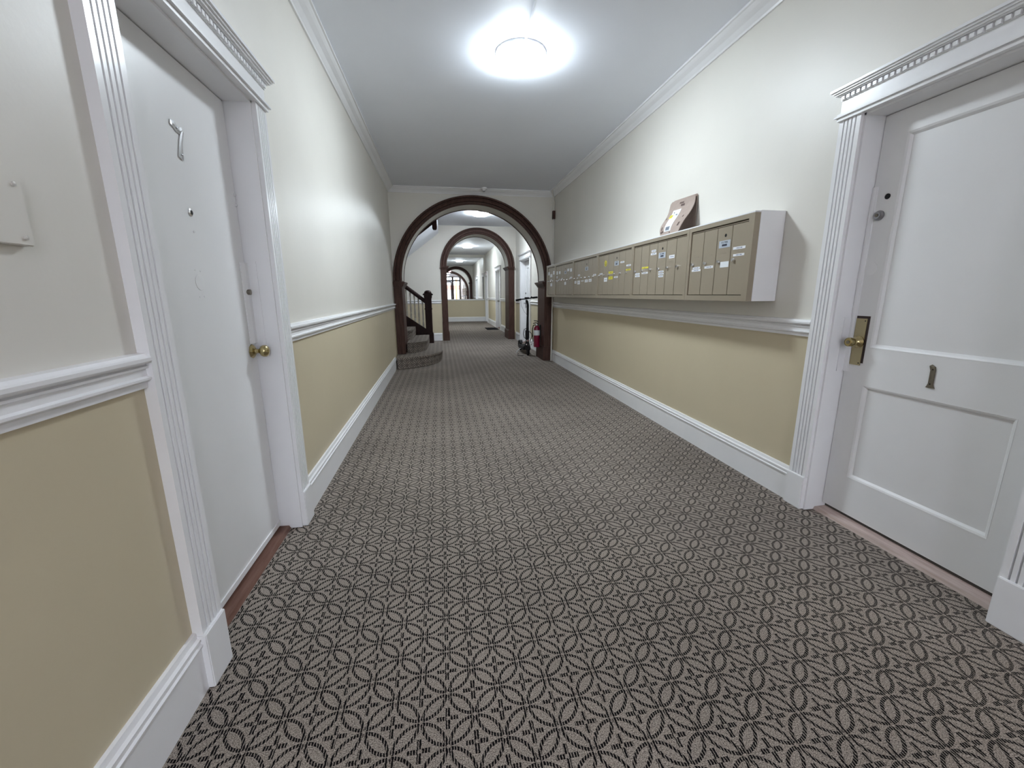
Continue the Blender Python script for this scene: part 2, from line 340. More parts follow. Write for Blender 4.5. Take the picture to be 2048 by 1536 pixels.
m = MB().box(XL - 0.16, -0.72, Y_ENT - 0.16, Y_ENT, 0, ZC).box(1.99, XR + 0.16, Y_ENT - 0.16, Y_ENT, 0, ZC).box(-0.72, 1.99, Y_ENT - 0.16, Y_ENT, 2.99, ZC)
struct(m.build('wall_entrance', 'wall'), 'wall around the glazed street entrance at the back', 'wall')

# ---- mouldings
RAIL = [(0, 1.004), (.011, 1.004), (.012, 1.020), (.017, 1.022), (.024, 1.027), (.024, 1.033), (.015, 1.037), (.014, 1.056), (.021, 1.058), (.022, 1.064), (.014, 1.067), (.014, 1.071), (.030, 1.073), (.033, 1.078), (.033, 1.087), (.027, 1.091), (.021, 1.098), (0, 1.1)]
BASE = [(0, 0), (.020, 0), (.020, .156), (.026, .159), (.027, .167), (.020, .170), (.020, .177), (.0235, .180), (.0235, .188), (.014, .192), (.010, .208), (0, .21)]
CROWN = [(0, ZC - .09), (.012, ZC - .09), (.016, ZC - .078), (.022, ZC - .072), (.04, ZC - .052), (.068, ZC - .034), (.082, ZC - .022), (.088, ZC - .016), (.10, ZC - .014), (.10, ZC), (0, ZC)]
def mould(name, side, prof, runs, label, mat='white'):
    m = MB()
    for a, b in runs: m.prism(prof, along_y(side), a, b)
    return struct(m.build(name, mat), label, 'moulding')
C_W = 0.115                                         # casing width
def gaps(y0, y1, doors, c=C_W):
    r, a = [], y0
    for d in doors: r.append((a, d[0] - c)); a = d[1] + c
    r.append((a, y1)); return [q for q in r if q[1] > q[0] + 0.005]
mould('trim_1', -1, RAIL, gaps(Y_ENT, Y_A1, [D1]), 'white moulded chair rail along the left wall')
mould('baseboard_left', -1, BASE, gaps(Y_ENT, 7.24, [D1]), 'white baseboard along the left wall')
mould('trim_2', 1, RAIL, gaps(Y_ENT, Y_A1 - .05, [D2]), 'white moulded chair rail below the mailboxes')
mould('baseboard_right', 1, BASE, gaps(Y_ENT, Y_A1 - .05, [D2]), 'white baseboard along the right wall below the mailboxes')
mould('trim_3', 1, RAIL, gaps(Y_A1B + .05, Y_A2 - .05, [D3]), 'white chair rail between the two arches')
mould('baseboard_right_mid', 1, BASE, gaps(Y_A1B + .05, Y_A2 - .05, [D3]), 'white baseboard on the right between the two arches')
mould('trim_4', 1, RAIL, gaps(Y_A2B + .05, Y_END, [D4, D5]), 'white chair rail in the far hallway')
mould('baseboard_right_far', 1, BASE, gaps(Y_A2B + .05, Y_END, [D4, D5]), 'white baseboard on the right in the far hallway')
mould('trim_5', -1, CROWN, [(Y_ENT, Y_A1)], 'white crown moulding along the left ceiling edge')
mould('trim_6', 1, CROWN, [(Y_ENT, Y_A1)], 'white crown moulding along the right ceiling edge')
def mould_x(name, y, prof, x0, x1, label):
    m = MB().prism(prof, lambda p, t: (t, y - p[0], p[1]), x0, x1); return struct(m.build(name, 'white'), label, 'moulding')
mould_x('trim_7', Y_A1, CROWN, XL, XR, 'white crown moulding above the nearest arch')
mould_x('trim_8', Y_A2, RAIL, -2.8, A2['cx'] - A2['ro'] - .02, 'white chair rail behind the newel post')
mould_x('baseboard_back', Y_A2, BASE, -2.8, A2['cx'] - A2['ro'] - .02, 'white baseboard beside the second arch')
mould_x('baseboard_end', Y_END, BASE, 0.0, XR, 'white baseboard along the far end wall')
mould_x('trim_9', Y_END, [(0, .975), (.03, .975), (.035, .985), (.035, 1.02), (.02, 1.03), (0, 1.03)], 0.0, 2.03, 'white ledge under the large mirror')

# ---- wooden arch surrounds
def arch_trim(name, A, pw, label, left_z0=0.0):
    t = thing(name, (A['cx'], (A['y0'] + A['y1']) / 2, 0), label, 'arch', kind='structure')
    ri, ro = A['ri'], A['ro']; w = ro - ri
    prof = [(ri - .012, -.02), (ri - .012, .015), (ri + .008, .030), (ri + .022, .030), (ri + .024, .010), (ri + .034, .010), (ri + .038, .034), (ri + w * .45, .046), (ri + w * .66, .036), (ri + w * .68, .014), (ri + w * .75, .014), (ri + w * .77, .052), (ro - .012, .060), (ro, .046), (ro, 0), (ri + .02, 0), (ri + .02, -.02)]
    N = 64
    for face, ys, sg in (('front', A['y0'], -1), ('back', A['y1'], 1)):
        m = MB(); n = len(prof); vs = []; fs = []
        for i in range(N + 1):
            a = math.pi * i / N
            for r, d in prof: vs.append((A['cx'] - r * math.cos(a), ys + sg * d, A['spring'] + r * math.sin(a)))
        for i in range(N):
            for j in range(n): fs.append((i * n + j, i * n + (j + 1) % n, (i + 1) * n + (j + 1) % n, (i + 1) * n + j))
        fs += [tuple(range(n)), tuple(range(N * n, N * n + n))]
        m.add(vs, fs).build('archivolt', 'wood', t, smooth=True)
    m = MB(); vs = []; fs = []; ys = (A['y0'] + .02, A['y1'] - .02); r = ri - .004
    for i in range(N + 1):
        a = math.pi * i / N
        for rr, y in ((r, ys[0]), (r, ys[1]), (r + .01, ys[1]), (r + .01, ys[0])): vs.append((A['cx'] - rr * math.cos(a), y, A['spring'] + rr * math.sin(a)))
    for i in range(N):
        for j in range(4): fs.append((i * 4 + j, i * 4 + (j + 1) % 4, i * 4 + 4 + (j + 1) % 4, i * 4 + 4 + j))
    m.add(vs, fs).build('intrados', 'arch_plaster', t, smooth=True)
    for sg in (-1, 1):
        xi = A['cx'] + sg * (ri - .008); xo = A['cx'] + sg * (ri + pw)
        z0 = left_z0 if sg < 0 else 0.0
        p = MB().box(xi, xo, A['y0'] - .03, A['y1'] + .03, z0, A['c0']).build('pillar', 'wood', t, bevel=.006)
        if sg > 0 or left_z0 == 0:
            MB().box(xi - sg * .02, xo, A['y0'] - .055, A['y1'] + .055, 0, .235).prism([(xi - sg * .02, .235), (xi - sg * .004, .262), (xo, .262), (xo, .235)], lambda q, s_: (q[0], s_, q[1]), A['y0'] - .05, A['y1'] + .05).build('plinth', 'wood', t)
        m = MB(); h = A['c1'] - A['c0']
        for k, (e, a, b) in enumerate(((.012, 0, .22), (.022, .22, .34), (.03, .34, .55), (.045, .55, .72), (.055, .72, 1.0))):
            m.box(xi - sg * e, xo, A['y0'] - .03 - e, A['y1'] + .03 + e, A['c0'] + a * h, A['c0'] + b * h)
        m.build('capital', 'wood', t)
        if A['spring'] > A['c1']:
            MB().box(A['cx'] + sg * (ri - .006), xo, A['y0'] - .03, A['y1'] + .03, A['c1'], A['spring']).build('impost', 'wood', t)
    return t
arch_trim('trim_10', A1, .137, 'nearest red-brown wooden arch on square pillars across the hallway', 0.192)
arch_trim('trim_11', A2, .150, 'smaller second red-brown wooden arch further down the hallway')

# ================================================================== DOORS
def fluted(y0, y1, th=.030, n=4):
    """casing section in (d, y): flat edges, n round grooves on the face"""
    w = y1 - y0; e = .016; p = [(0, y0), (th, y0), (th, y0 + e)]; g = (w - 2 * e) / n
    for i in range(n):
        a = y0 + e + i * g; fl_ = g * .62
        p += [(th, a + fl_ * .5), (th - .011, a + fl_ * .62), (th - .013, a + g * .5 - .0005), (th - .013, a + g * .5 + .0005), (th - .011, a + g - fl_ * .62), (th, a + g - fl_ * .5)]
    return p + [(th, y1 - e), (th, y1), (0, y1)]
def make_door(name, side, D, label, header=True, dentil=True, th_mat='threshold', slab=None, near=True):
    y0, y1, zt = D; X = sd(side); t = thing(name, (X(0), (y0 + y1) / 2, 0), label, 'door', kind='structure')
    for (a, b, inner) in ((y0 - C_W, y0, y0), (y1, y1 + C_W, y1)):
        MB().prism(fluted(a, b) if near else [(0, a), (.03, a), (.03, b), (0, b)], along_z(side), .2, zt).build('casing', 'white', t)
        s_ = 1 if inner == y0 else -1
        MB().box(X(0), X(.040), a - (.004 if s_ > 0 else 0), b + (.004 if s_ < 0 else 0), 0, .2).build('plinth_block', 'white', t, bevel=.003)
        MB().box(X(.012), X(-.125), inner, inner + s_ * .010, 0, zt).build('jamb', 'white', t)
    MB().box(X(.012), X(-.125), y0, y1, zt - .010, zt + .002).build('head_jamb', 'white', t)
    h = MB(); a, b = y0 - C_W, y1 + C_W; ay = along_y(side); z = zt
    for (d, e, p0, p1) in ((.042, .006, 0, .016), (.052, .016, .016, .024), (.044, .008, .024, .034), (.032, 0, .034, .094), (.036, .004, .094, .116), (.050, .014, .116, .121), (.058, .022, .121, .129), (.066, .028, .129, .137), (.074, .036, .137, .148)):
        h.prism([(0, z + p0), (d, z + p0), (d, z + p1), (0, z + p1)], ay, a - e, b + e)
    h.build('header', 'white', t)
    if dentil and near:
        q = MB(); k = int((b - a) / .026)
        for i in range(k): ya = a + (i + .2) * (b - a) / k; q.box(X(.036), X(.045), ya, ya + .016, z + .097, z + .113)
        o = q.build('dentil_band', 'white', t); o['kind'] = 'stuff'
    MB().box(X(-.1365), X(-.16), y0, y1, 0, zt).build('light_leak_backing', 'gap', t)  # unseen dark backing added to stop light leaking in under the door
    MB().prism([(-.045, 0), (-.055, .016), (-.125, .018), (-.125, 0)], ay, y0 + .01, y1 - .01).build('threshold', th_mat, t)
    return t, X
def slab_box(t, X, D, z0=.026): return MB().box(X(-.10), X(-.136), D[0] + .013, D[1] - .013, z0, D[2] - .013).build('door_leaf', 'door', t, bevel=.002)

def knob(t, side, d, y, z, mat='brass', octa=True, name='door_knob'):
    X = sd(side); ax = 'x' if side < 0 else '-x'
    rose = MB().lathe([(.034, 0), (.034, .004), (.026, .012), (.016, .016)], (X(d), y, z), ax, 8 if octa else 24).build('rose', mat, t, smooth=not octa)
    MB().lathe([(.012, .014), (.010, .03), (.013, .037), (.024, .043), (.0285, .053), (.028, .064), (.022, .073), (.010, .078), (.002, .079)], (X(d), y, z), ax, 24).build(name, mat, rose, smooth=True)
    return rose

# door "7" on the left
t1, X1 = make_door('door_1', -1, D1, 'white flush door numbered 7 in a fluted casing on the left')
leaf1 = slab_box(t1, X1, D1, .034)
bx('door_sweep', 'white', X1(-.10), X1(-.094), D1[0] + .013, D1[1] - .013, .03, .055, t1)
knob(t1, -1, -.10, 2.185, .985)
MB().lathe([(.019, 0), (.019, .006), (.013, .010), (.013, .022), (.009, .023)], (X1(-.10), 2.205, 1.265), 'x', 20).build('deadbolt', 'aged', t1, smooth=True)
pe = MB().lathe([(.014, 0), (.014, .003), (.010, .005)], (X1(-.10), 1.835, 1.555), 'x', 20).build('peephole', 'chrome', t1, smooth=True)
MB().lathe([(.008, .003), (.008, .0055), (.003, .0065)], (X1(-.10), 1.835, 1.555), 'x', 16).build('lens', 'black', pe, smooth=True)
MB().lathe([(.004, 0), (.004, .003), (.001, .004)], (X1(-.10), 1.837, 1.487), 'x', 10).build('screw', 'white', t1, smooth=True)
MB().lathe([(.030, 0), (.030, .0018), (.027, .0022)], (X1(-.10), 1.825, 1.30), 'x', 32).build('painted_blank', 'door', t1, smooth=True)
for (y, z) in ((1.805, 1.345), (1.84, 1.343), (1.81, 1.245), (1.842, 1.247)):
    MB().lathe([(.0035, 0), (.0035, .0015), (.001, .002)], (X1(-.10), y, z), 'x', 8).build('painted_screw', 'door', t1)
# latch guard: two painted strips bent over the gap
MB().prism([(-.101, 2.176), (-.094, 2.176), (-.088, 2.206), (-.088, 2.236), (-.101, 2.236)], along_z(-1), 1.02, 1.40).build('latch_guard', 'white', t1, bevel=.002)
bx('strike_plate', 'white', X1(-.088), X1(-.05), 2.232, 2.236, 1.0, 1.41, t1)
for z in (1.655, 1.70): MB().lathe([(.007, 0), (.007, .004), (.003, .007)], (X1(-.10), 2.222, z), 'x', 10).build('paint_drip', 'white', t1, smooth=True)
# the number 7: bent strip with a wavy top bar, two screws
def strip(pts, wid, side, d, th, name, mat, parent):
    """ribbon numeral on a side wall: pts in (y, z), widths per point"""
    X = sd(side); L_, R_ = [], []
    for i, (y, z) in enumerate(pts):
        a = pts[max(i - 1, 0)]; b = pts[min(i + 1, len(pts) - 1)]; ty, tz = b[0] - a[0], b[1] - a[1]; q = math.hypot(ty, tz)
        ny, nz = -tz / q, ty / q; w = wid[i] / 2; L_.append((y + ny * w, z + nz * w)); R_.append((y - ny * w, z - nz * w))
    m = MB(); n = len(pts); vs = []
    for (ly, lz), (ry, rz) in zip(L_, R_):
        vs += [(X(d), ly, lz), (X(d + th), ly, lz), (X(d + th * 1.25), (ly + ry) / 2, (lz + rz) / 2), (X(d + th), ry, rz), (X(d), ry, rz)]
    fs = [(i * 5 + j, i * 5 + (j + 1) % 5, i * 5 + 5 + (j + 1) % 5, i * 5 + 5 + j) for i in range(n - 1) for j in range(5)]
    fs += [(0, 1, 2, 3, 4), tuple((n - 1) * 5 + j for j in range(5))]
    return m.add(vs, fs).build(name, mat, parent)
n7 = strip([(1.796, 1.838), (1.800, 1.846), (1.812, 1.846), (1.826, 1.836), (1.844, 1.834), (1.858, 1.842), (1.860, 1.838), (1.850, 1.818), (1.840, 1.795), (1.834, 1.772), (1.829, 1.748), (1.826, 1.737)],
           [.016, .024, .025, .023, .022, .017, .016, .017, .018, .021, .027, .027], -1, -.10, .004, 'number_seven', 'chrome', t1)
tag(n7, 'chrome house number 7')
for (y, z) in ((1.824, 1.838), (1.832, 1.752)): MB().lathe([(.003, .004), (.003, .007), (.001, .0075)], (X1(-.10), y, z), 'x', 8).build('screw', 'steel', n7)

# door "1" on the right: two recessed panels
t2, X2 = make_door('door_2', 1, D2, 'white two-panel door numbered 1 with brass plate, on the right', th_mat='threshold_pale')
def panel_leaf(t, X, D, y_in, panels, z0=.045):
    ya, yb, zt = D[0] + .013, D[1] - .013, D[2] - .013; m = MB(); f, r, bk = -.10, -.114, -.136
    m.box(X(f), X(bk), ya, y_in[0], z0, zt).box(X(f), X(bk), y_in[1], yb, z0, zt)
    zs = [z0] + [v for p in panels for v in p] + [zt]
    for i in range(0, len(zs), 2): m.box(X(f), X(bk), y_in[0], y_in[1], zs[i], zs[i + 1])
    leaf = m.build('door_leaf', 'door', t)
    for (a, b) in panels:
        MB().box(X(r), X(bk), y_in[0], y_in[1], a, b).build('door_panel', 'door', t)
        s_ = .018; q = MB()                         # sloped sticking round the panel
        O = [(y_in[0], a), (y_in[1], a), (y_in[1], b), (y_in[0], b)]; I = [(y_in[0] + s_, a + s_), (y_in[1] - s_, a + s_), (y_in[1] - s_, b - s_), (y_in[0] + s_, b - s_)]
        for k in range(4):
            o0, o1, i0, i1 = O[k], O[(k + 1) % 4], I[k], I[(k + 1) % 4]
            mid0 = ((o0[0] + i0[0]) / 2, (o0[1] + i0[1]) / 2); mid1 = ((o1[0] + i1[0]) / 2, (o1[1] + i1[1]) / 2)
            vs = [(X(f + .001), *o0), (X(f + .001), *o1), (X(f - .003), *mid0), (X(f - .003), *mid1), (X(r + .0005), *i0), (X(r + .0005), *i1), (X(r), *o0), (X(r), *o1)]
            q.add(vs, [(0, 1, 3, 2), (2, 3, 5, 4), (4, 5, 7, 6), (6, 7, 1, 0)])
        q.build('panel_moulding', 'door', t)
    return leaf
panel_leaf(t2, X2, D2, (1.19, 1.80), [(.255, .77), (.972, 1.98)])
MB().box(X2(-.10), X2(-.0985), 1.822, 1.893, .885, 1.130).build('bare_patch', 'bare', t2)
pl = MB().box(X2(-.0985), X2(-.096), 1.833, 1.893, .872, 1.117).build('knob_plate', 'brass_plate', t2, bevel=.0012)
for (z, y) in ((1.105, 1.843), (.884, 1.843)): MB().lathe([(.0035, 0), (.003, .001), (.001, .0012)], (X2(-.096), y, z), '-x', 10).build('screw', 'black', pl)
rose = MB().lathe([(.032, 0), (.032, .004), (.025, .012), (.015, .020), (.013, .03)], (X2(-.096), 1.862, .995), '-x', 28).build('rose', 'brass', t2, smooth=True)
MB().lathe([(.013, .028), (.020, .036), (.024, .048), (.0235, .062), (.019, .066), (.018, .064), (.001, .064)], (X2(-.096), 1.862, .995), '-x', 28).build('door_knob', 'brass', rose, smooth=True)
MB().lathe([(.009, .064), (.009, .067), (.001, .0675)], (X2(-.096), 1.862, .995), '-x', 16).build('keyhole', 'aged', rose, smooth=True)
cy = MB().lathe([(.024, 0), (.024, .006), (.017, .012), (.017, .018), (.001, .018)], (X2(-.10), 1.868, 1.625), '-x', 24).build('lock_cylinder', 'steel', t2, smooth=True)
MB().lathe([(.008, .018), (.008, .021), (.001, .0215)], (X2(-.10), 1.868, 1.625), '-x', 14).build('keyway', 'aged', cy, smooth=True)
MB().lathe([(.013, 0), (.013, .003), (.008, .005), (.001, .004)], (X2(-.10), 1.843, 1.709), '-x', 18).build('peephole', 'black', t2, smooth=True)
MB().lathe([(.033, 0), (.033, .0015), (.031, .002)], (X2(-.10), 1.866, 1.37), '-x', 36).build('painted_blank', 'door', t2, smooth=True)
MB().prism([(-.101, 1.893), (-.094, 1.896), (-.090, 1.908), (-.090, 1.919), (-.101, 1.919)], along_z(1), .83, 1.765).build('latch_guard', 'white', t2, bevel=.0015)
bx('strike_plate', 'white', X2(-.092), X2(-.05), 1.9165, 1.9205, .83, 1.12, t2)
n1 = strip([(1.512, .927), (1.503, .917), (1.500, .905), (1.4995, .875), (1.499, .845), (1.499, .834), (1.499, .825)], [.012, .022, .020, .020, .020, .026, .036], 1, -.10, .004, 'number_one', 'aged', t2)
tag(n1, 'aged metal house number 1')
for z in (.909, .843): MB().lathe([(.003, .004), (.003, .006), (.001, .0065)], (X2(-.10), 1.5, z), '-x', 8).build('screw', 'black', n1)

# doors further down the right wall
t3, X3 = make_door('door_3', 1, D3, 'white door behind the scooter, between the two arches', near=False)
panel_leaf(t3, X3, D3, (9.93, 10.71), [(.25, .80), (.98, 1.9)])
MB().box(X3(-.10), X3(-.09), 10.73, 10.81, .90, 1.16).build('lock_plate', 'steel', t3, bevel=.002)
lv = MB().lathe([(.022, 0), (.022, .01), (.012, .03), (.012, .05)], (X3(-.09), 10.77, 1.02), '-x', 16).build('lever_rose', 'steel', t3, smooth=True)
MB().tube([(X3(-.045), 10.77, 1.02), (X3(-.045), 10.70, 1.02), (X3(-.05), 10.65, 1.018)], .009, 8).build('lever', 'steel', lv, smooth=True)
MB().lathe([(.022, 0), (.022, .012), (.014, .02)], (X3(-.10), 10.77, 1.27), '-x', 16).build('deadbolt', 'steel', t3, smooth=True)
MB().box(X3(-.10), X3(-.05), 9.83, 10.06, 1.97, 2.03).build('door_closer', 'steel', t3, bevel=.006)
t4, X4 = make_door('door_4', 1, D4, 'white far door with the black mat in front', near=False)
panel_leaf(t4, X4, D4, (14.94, 15.74), [(.25, .80), (.98, 1.9)]); knob(t4, 1, -.10, 15.83, 1.0, 'aged', False)
t5, X5 = make_door('door_5', 1, D5, 'white door at the very end beside the mirror', near=False)
panel_leaf(t5, X5, D5, (19.02, 19.58), [(.25, .80), (.98, 1.9)]); knob(t5, 1, -.10, 19.64, 1.0, 'aged', False)

# street entrance behind the camera, seen in the mirror
te = thing('door_6', (.63, Y_ENT, 0), 'dark wood street entrance with glass door, sidelights and transom', 'door', kind='structure')
ya, yb = Y_ENT - .11, Y_ENT - .03
for (x0, x1) in ((-.72, -.64), (-.06, .10), (1.16, 1.34), (1.90, 1.99)): bx('mullion', 'dark_wood', x0, x1, ya - .02, yb + .03, 0, 2.99, te)
for (x0, x1) in ((-.64, -.06), (.10, 1.16), (1.34, 1.90)):
    for (z0, z1) in ((2.56, 2.70), (2.93, 2.99)): bx('rail', 'dark_wood', x0, x1, ya, yb, z0, z1, te)
    bx('transom_pane', 'glass', x0, x1, Y_ENT - .075, Y_ENT - .069, 2.70, 2.93, te)
for (x0, x1) in ((-.64, -.06), (1.34, 1.90)):
    bx('bottom_panel', 'dark_wood', x0, x1, ya, yb, 0, .55, te); bx('sidelight_pane', 'glass', x0, x1, Y_ENT - .075, Y_ENT - .069, .55, 2.56, te)
lf = MB().box(.105, .22, ya, yb, .02, 2.555).box(1.04, 1.155, ya, yb, .02, 2.555).box(.22, 1.04, ya, yb, .02, .5).box(.22, 1.04, ya, yb, 2.44, 2.555).build('door_leaf', 'dark_wood', te)
bx('door_pane', 'glass', .22, 1.04, Y_ENT - .075, Y_ENT - .069, .5, 2.44, te)
MB().tube([(.18, Y_ENT + .0, 1.0), (.18, Y_ENT + .04, 1.02), (.18, Y_ENT + .04, 1.28), (.18, Y_ENT + .0, 1.3)], .010, 8).build('pull_handle', 'brass', te, smooth=True)
struct(bx('ground', 'ground', -12, 14, -30, Y_ENT - .2, -.12, -.02), 'pale pavement outside the street entrance', 'ground')
for i, xx in enumerate((-.55, 1.66)):
    pc = thing('porch_column', (xx, -5.4, -.02), ('tan stone porch column outside the entrance, nearer the mailbox side', 'tan stone porch column outside the entrance, nearer the door 7 side')[1 - i], 'column', 'porch columns')
    MB().lathe([(.12, .14), (.105, .2), (.10, 1.5), (.09, 2.7), (.11, 2.75)], (xx, -5.4, -.02), 'z', 20).build('shaft', 'tan', pc, smooth=True)
    bx('base', 'tan', xx - .14, xx + .14, -5.54, -5.26, -.02, .12, pc); bx('capital', 'tan', xx - .14, xx + .14, -5.54, -5.26, 2.73, 2.86, pc)
bd = thing('street_house', (1.5, -24, -.02), 'pale house with a red brick band across the street outside', 'building')
bx('wall', 'ground', -7, 10, -26, -24, -.02, 1.95, bd); bx('brick_band', 'brick', -7.2, 10.2, -26.2, -23.8, 1.95, 2.6, bd)

# ================================================================== STAIRS
RZ = .19
def uv_step(co, n):
    return (co.x, co.y) if abs(n.z) > .6 else ((co.x if abs(n.y) > abs(n.x) else co.y) + .03, co.z + 1.30)
st = thing('staircase', (-.4, 8.6, 0), 'carpeted staircase curving out from the left beside the arch pillar', 'staircase')
outl = [[(-.793, 7.25), (-.66, 7.265), (-.53, 7.32), (-.38, 7.43), (-.24, 7.57), (-.13, 7.72), (-.055, 7.88), (-.012, 8.06), (0, 8.28), (0, 9.72), (-.812, 9.72), (-.812, 8.3), (-.812, 7.6)],
        [(-.655, 7.86), (-.54, 7.88), (-.43, 7.96), (-.35, 8.07), (-.30, 8.22), (-.285, 8.4), (-.285, 9.455), (-.86, 9.455), (-.86, 8.30), (-.655, 8.30)],
        [(-.86, 8.262), (-.70, 8.262), (-.63, 8.31), (-.585, 8.42), (-.57, 8.58), (-.57, 9.455), (-1.14, 9.455), (-1.14, 8.262)]]
for k in range(3, 6): x = -.855 - .285 * (k - 3); outl.append([(x, 8.262), (x, 9.455), (x - .57, 9.455), (x - .57, 8.262)])
for k, P in enumerate(outl):
    m = MB(); z0, z1 = k * RZ, (k + 1) * RZ
    cxp = sum(p[0] for p in P) / len(P); cyp = sum(p[1] for p in P) / len(P)
    In = []
    for (x, y) in P:                                # riser set back below the nosing
        if x > -.8 and y < 9.4: d = Vector((cxp - x, cyp - y)).normalized(); In.append((x + d.x * .02, y + d.y * .02))
        else: In.append((x, y))
    fz = lambda p, t: (p[0], p[1], t)
    m.prism(In, fz, z0, z1 - .036).prism(P, fz, z1 - .036, z1)
    m.build('step', 'carpet', st, uvf=uv_step, bevel=.006)
bx('landing', 'carpet', -2.8, -1.72, 8.262, Y_A2 - .01, 1.23, 1.33, st)
YR = 9.5
def sx(x): return .537 + (-.396 - x) * .70         # top edge of the stringer
m = MB().prism([(-.30, .20), (-.30, sx(-.30)), (-1.72, sx(-1.72)), (-1.72, sx(-1.72) - .42), (-.62, .20)], lambda p, t: (p[0], t, p[1]), YR - .03, YR + .03)
m.build('stringer', 'dark_wood', st)
NX = -.28
MB().box(NX - .092, NX + .092, YR - .092, YR + .092, .19, .40).prism([(NX - .092, .40), (NX - .076, .43), (NX + .076, .43), (NX + .092, .40)], lambda p, t: (p[0], t, p[1]), YR - .088, YR + .088).build('newel_base', 'dark_wood', st, bevel=.004)
MB().box(NX - .074, NX + .074, YR - .074, YR + .074, .42, 1.225).build('newel_post', 'dark_wood', st, bevel=.006)
m = MB()
for (e, a, b) in ((.080, 1.165, 1.185), (.086, 1.185, 1.235), (.108, 1.235, 1.262), (.096, 1.262, 1.276)): m.box(NX - e, NX + e, YR - e, YR + e, a, b)
m.build('newel_crown', 'dark_wood', st)
bx('newel_band', 'dark_wood', NX - .083, NX + .083, YR - .083, YR + .083, .93, .955, st, bevel=.003)
MB().lathe([(.078, 1.276), (.080, 1.292), (.068, 1.318), (.040, 1.336), (.002, 1.342)], (NX, YR, 0), 'z', 20).build('newel_cap', 'dark_wood', st, smooth=True)
def rz(x): return 1.125 + (-.37 - x) * .775
sec = [(-.036, -.05), (-.042, -.01), (-.038, .02), (-.024, .045), (0, .054), (.024, .045), (.038, .02), (.042, -.01), (.036, -.05)]
m = MB(); n = len(sec); vs = [(x, YR + a, rz(x) + b) for x in (-.34, -1.72) for a, b in sec]
m.add(vs, [tuple(range(n)), tuple(range(n, 2 * n))] + [(i, (i + 1) % n, n + (i + 1) % n, n + i) for i in range(n)]).build('handrail', 'dark_wood', st)
for k in range(16):
    x = -.405 - k * .085
    zb, zt_ = sx(x), rz(x) - .02; h = zt_ - zb
    if x < -1.7: break
    MB().lathe([(.019, 0), (.019, h * .12), (.011, h * .14), (.022, h * .17), (.011, h * .21), (.021, h * .30), (.018, h * .45), (.011, h * .80), (.019, h * .83), (.011, h * .86), (.018, h * .88), (.018, h)], (x, YR, zb), 'z', 10).build('baluster', 'baluster', st, smooth=True)
# the flight above
up = thing('upper_stair_flight', (-.9, 10.6, 1.33), 'underside of the upper stair flight with dark stringer and drop post', 'staircase')
def uz(x): return 2.735 + (x + .10) * .75           # lower edge of its stringer
m = MB().prism([(-1.72, uz(-1.72)), (-.06, uz(-.06)), (-.06, min(uz(-.06) + .36, 3.3)), (-1.72, uz(-1.72) + .36)], lambda p, t: (p[0], t, p[1]), 9.56, 9.62)
m.build('stringer', 'dark_wood', up)
m = MB().prism([(-1.72, uz(-1.72) + .02), (-.0, uz(0) + .02), (-.0, uz(0) + .09), (-1.72, uz(-1.72) + .09)], lambda p, t: (p[0], t, p[1]), 9.62, Y_A2 - .004)
m.build('soffit', 'ceil', up)
MB().box(-.125, -.025, 9.53, 9.65, 2.64, 3.02).prism([(-.125, 2.64), (-.025, 2.64), (-.045, 2.61), (-.105, 2.61)], lambda p, t: (p[0], t, p[1]), 9.55, 9.63).build('drop_post', 'dark_wood', up, bevel=.006)

# ================================================================== CEILING LIGHTS
def lamp(x, y, label, mat='lamp'):
    t = thing('ceiling_light', (x, y, ZC), label, 'ceiling light', 'round flush ceiling lights')
    MB().lathe([(.190, 0), (.190, .014), (.183, .019)], (x, y, ZC), '-z', 48).build('base_ring', 'white', t, smooth=True)
    MB().lathe([(.182, .018), (.178, .042), (.164, .057), (.140, .064), (.08, .068), (.002, .069)], (x, y, ZC), '-z', 48).build('diffuser', mat, t, smooth=True)
lamp(.668, 3.53, 'largest bright round ceiling light, nearest in the hallway')
lamp(.945, 9.85, 'round ceiling light seen through the nearest arch')
lamp(1.06, 16.4, 'small far round ceiling light beyond the second arch')
lamp(.65, -1.7, 'round ceiling light behind the viewpoint near the street entrance', 'lamp_warm')
cd = MB().tube([(.668, 3.35, ZC - .03), (.666, 3.325, ZC - .012), (.664, 3.29, ZC - .008), (.65, 2.9, ZC - .008), (.648, 1.0, ZC - .008), (.648, -1.5, ZC - .008)], .008, 10).build('ceiling_conduit', 'ceil', smooth=True)
tag(cd, 'thin painted conduit on the ceiling running to the nearest light', 'conduit')

# smoke detector on the crown over the arch
sm = thing('smoke_detector', (.80, Y_A1 - .08, ZC - .07), 'small white smoke detector over the nearest arch', 'smoke detector')
MB().lathe([(.052, 0), (.052, .012), (.046, .022), (.030, .036), (.028, .050), (.018, .052)], (.80, Y_A1 - .13, ZC), '-z', 24).build('housing', 'white', sm, smooth=True)
MB().lathe([(.016, .050), (.016, .060), (.008, .066), (.001, .067)], (.80, Y_A1 - .13, ZC), '-z', 16).build('sensor', 'steel', sm, smooth=True)

# pipe in the corner by the arch
pp = thing('corner_pipe', (2.05, 7.66, 0), 'thin cream painted pipe in the corner beside the nearest arch', 'pipe')
MB().tube([(1.985, 7.52, ZC - .005), (1.99, 7.55, 2.98), (2.03, 7.63, 2.92), (2.052, 7.66, 2.86), (2.052, 7.66, 2.62)], .013, 10).build('upper_pipe', 'pipe', pp, smooth=True)
MB().tube([(2.052, 7.66, 2.58), (2.047, 7.66, 1.1), (2.040, 7.655, .22), (2.036, 7.65, .0)], .013, 10).build('lower_pipe', 'pipe', pp, smooth=True)
MB().box(2.025, 2.072, 7.63, 7.69, 2.56, 2.70).build('junction_box', 'wood', pp, bevel=.004)

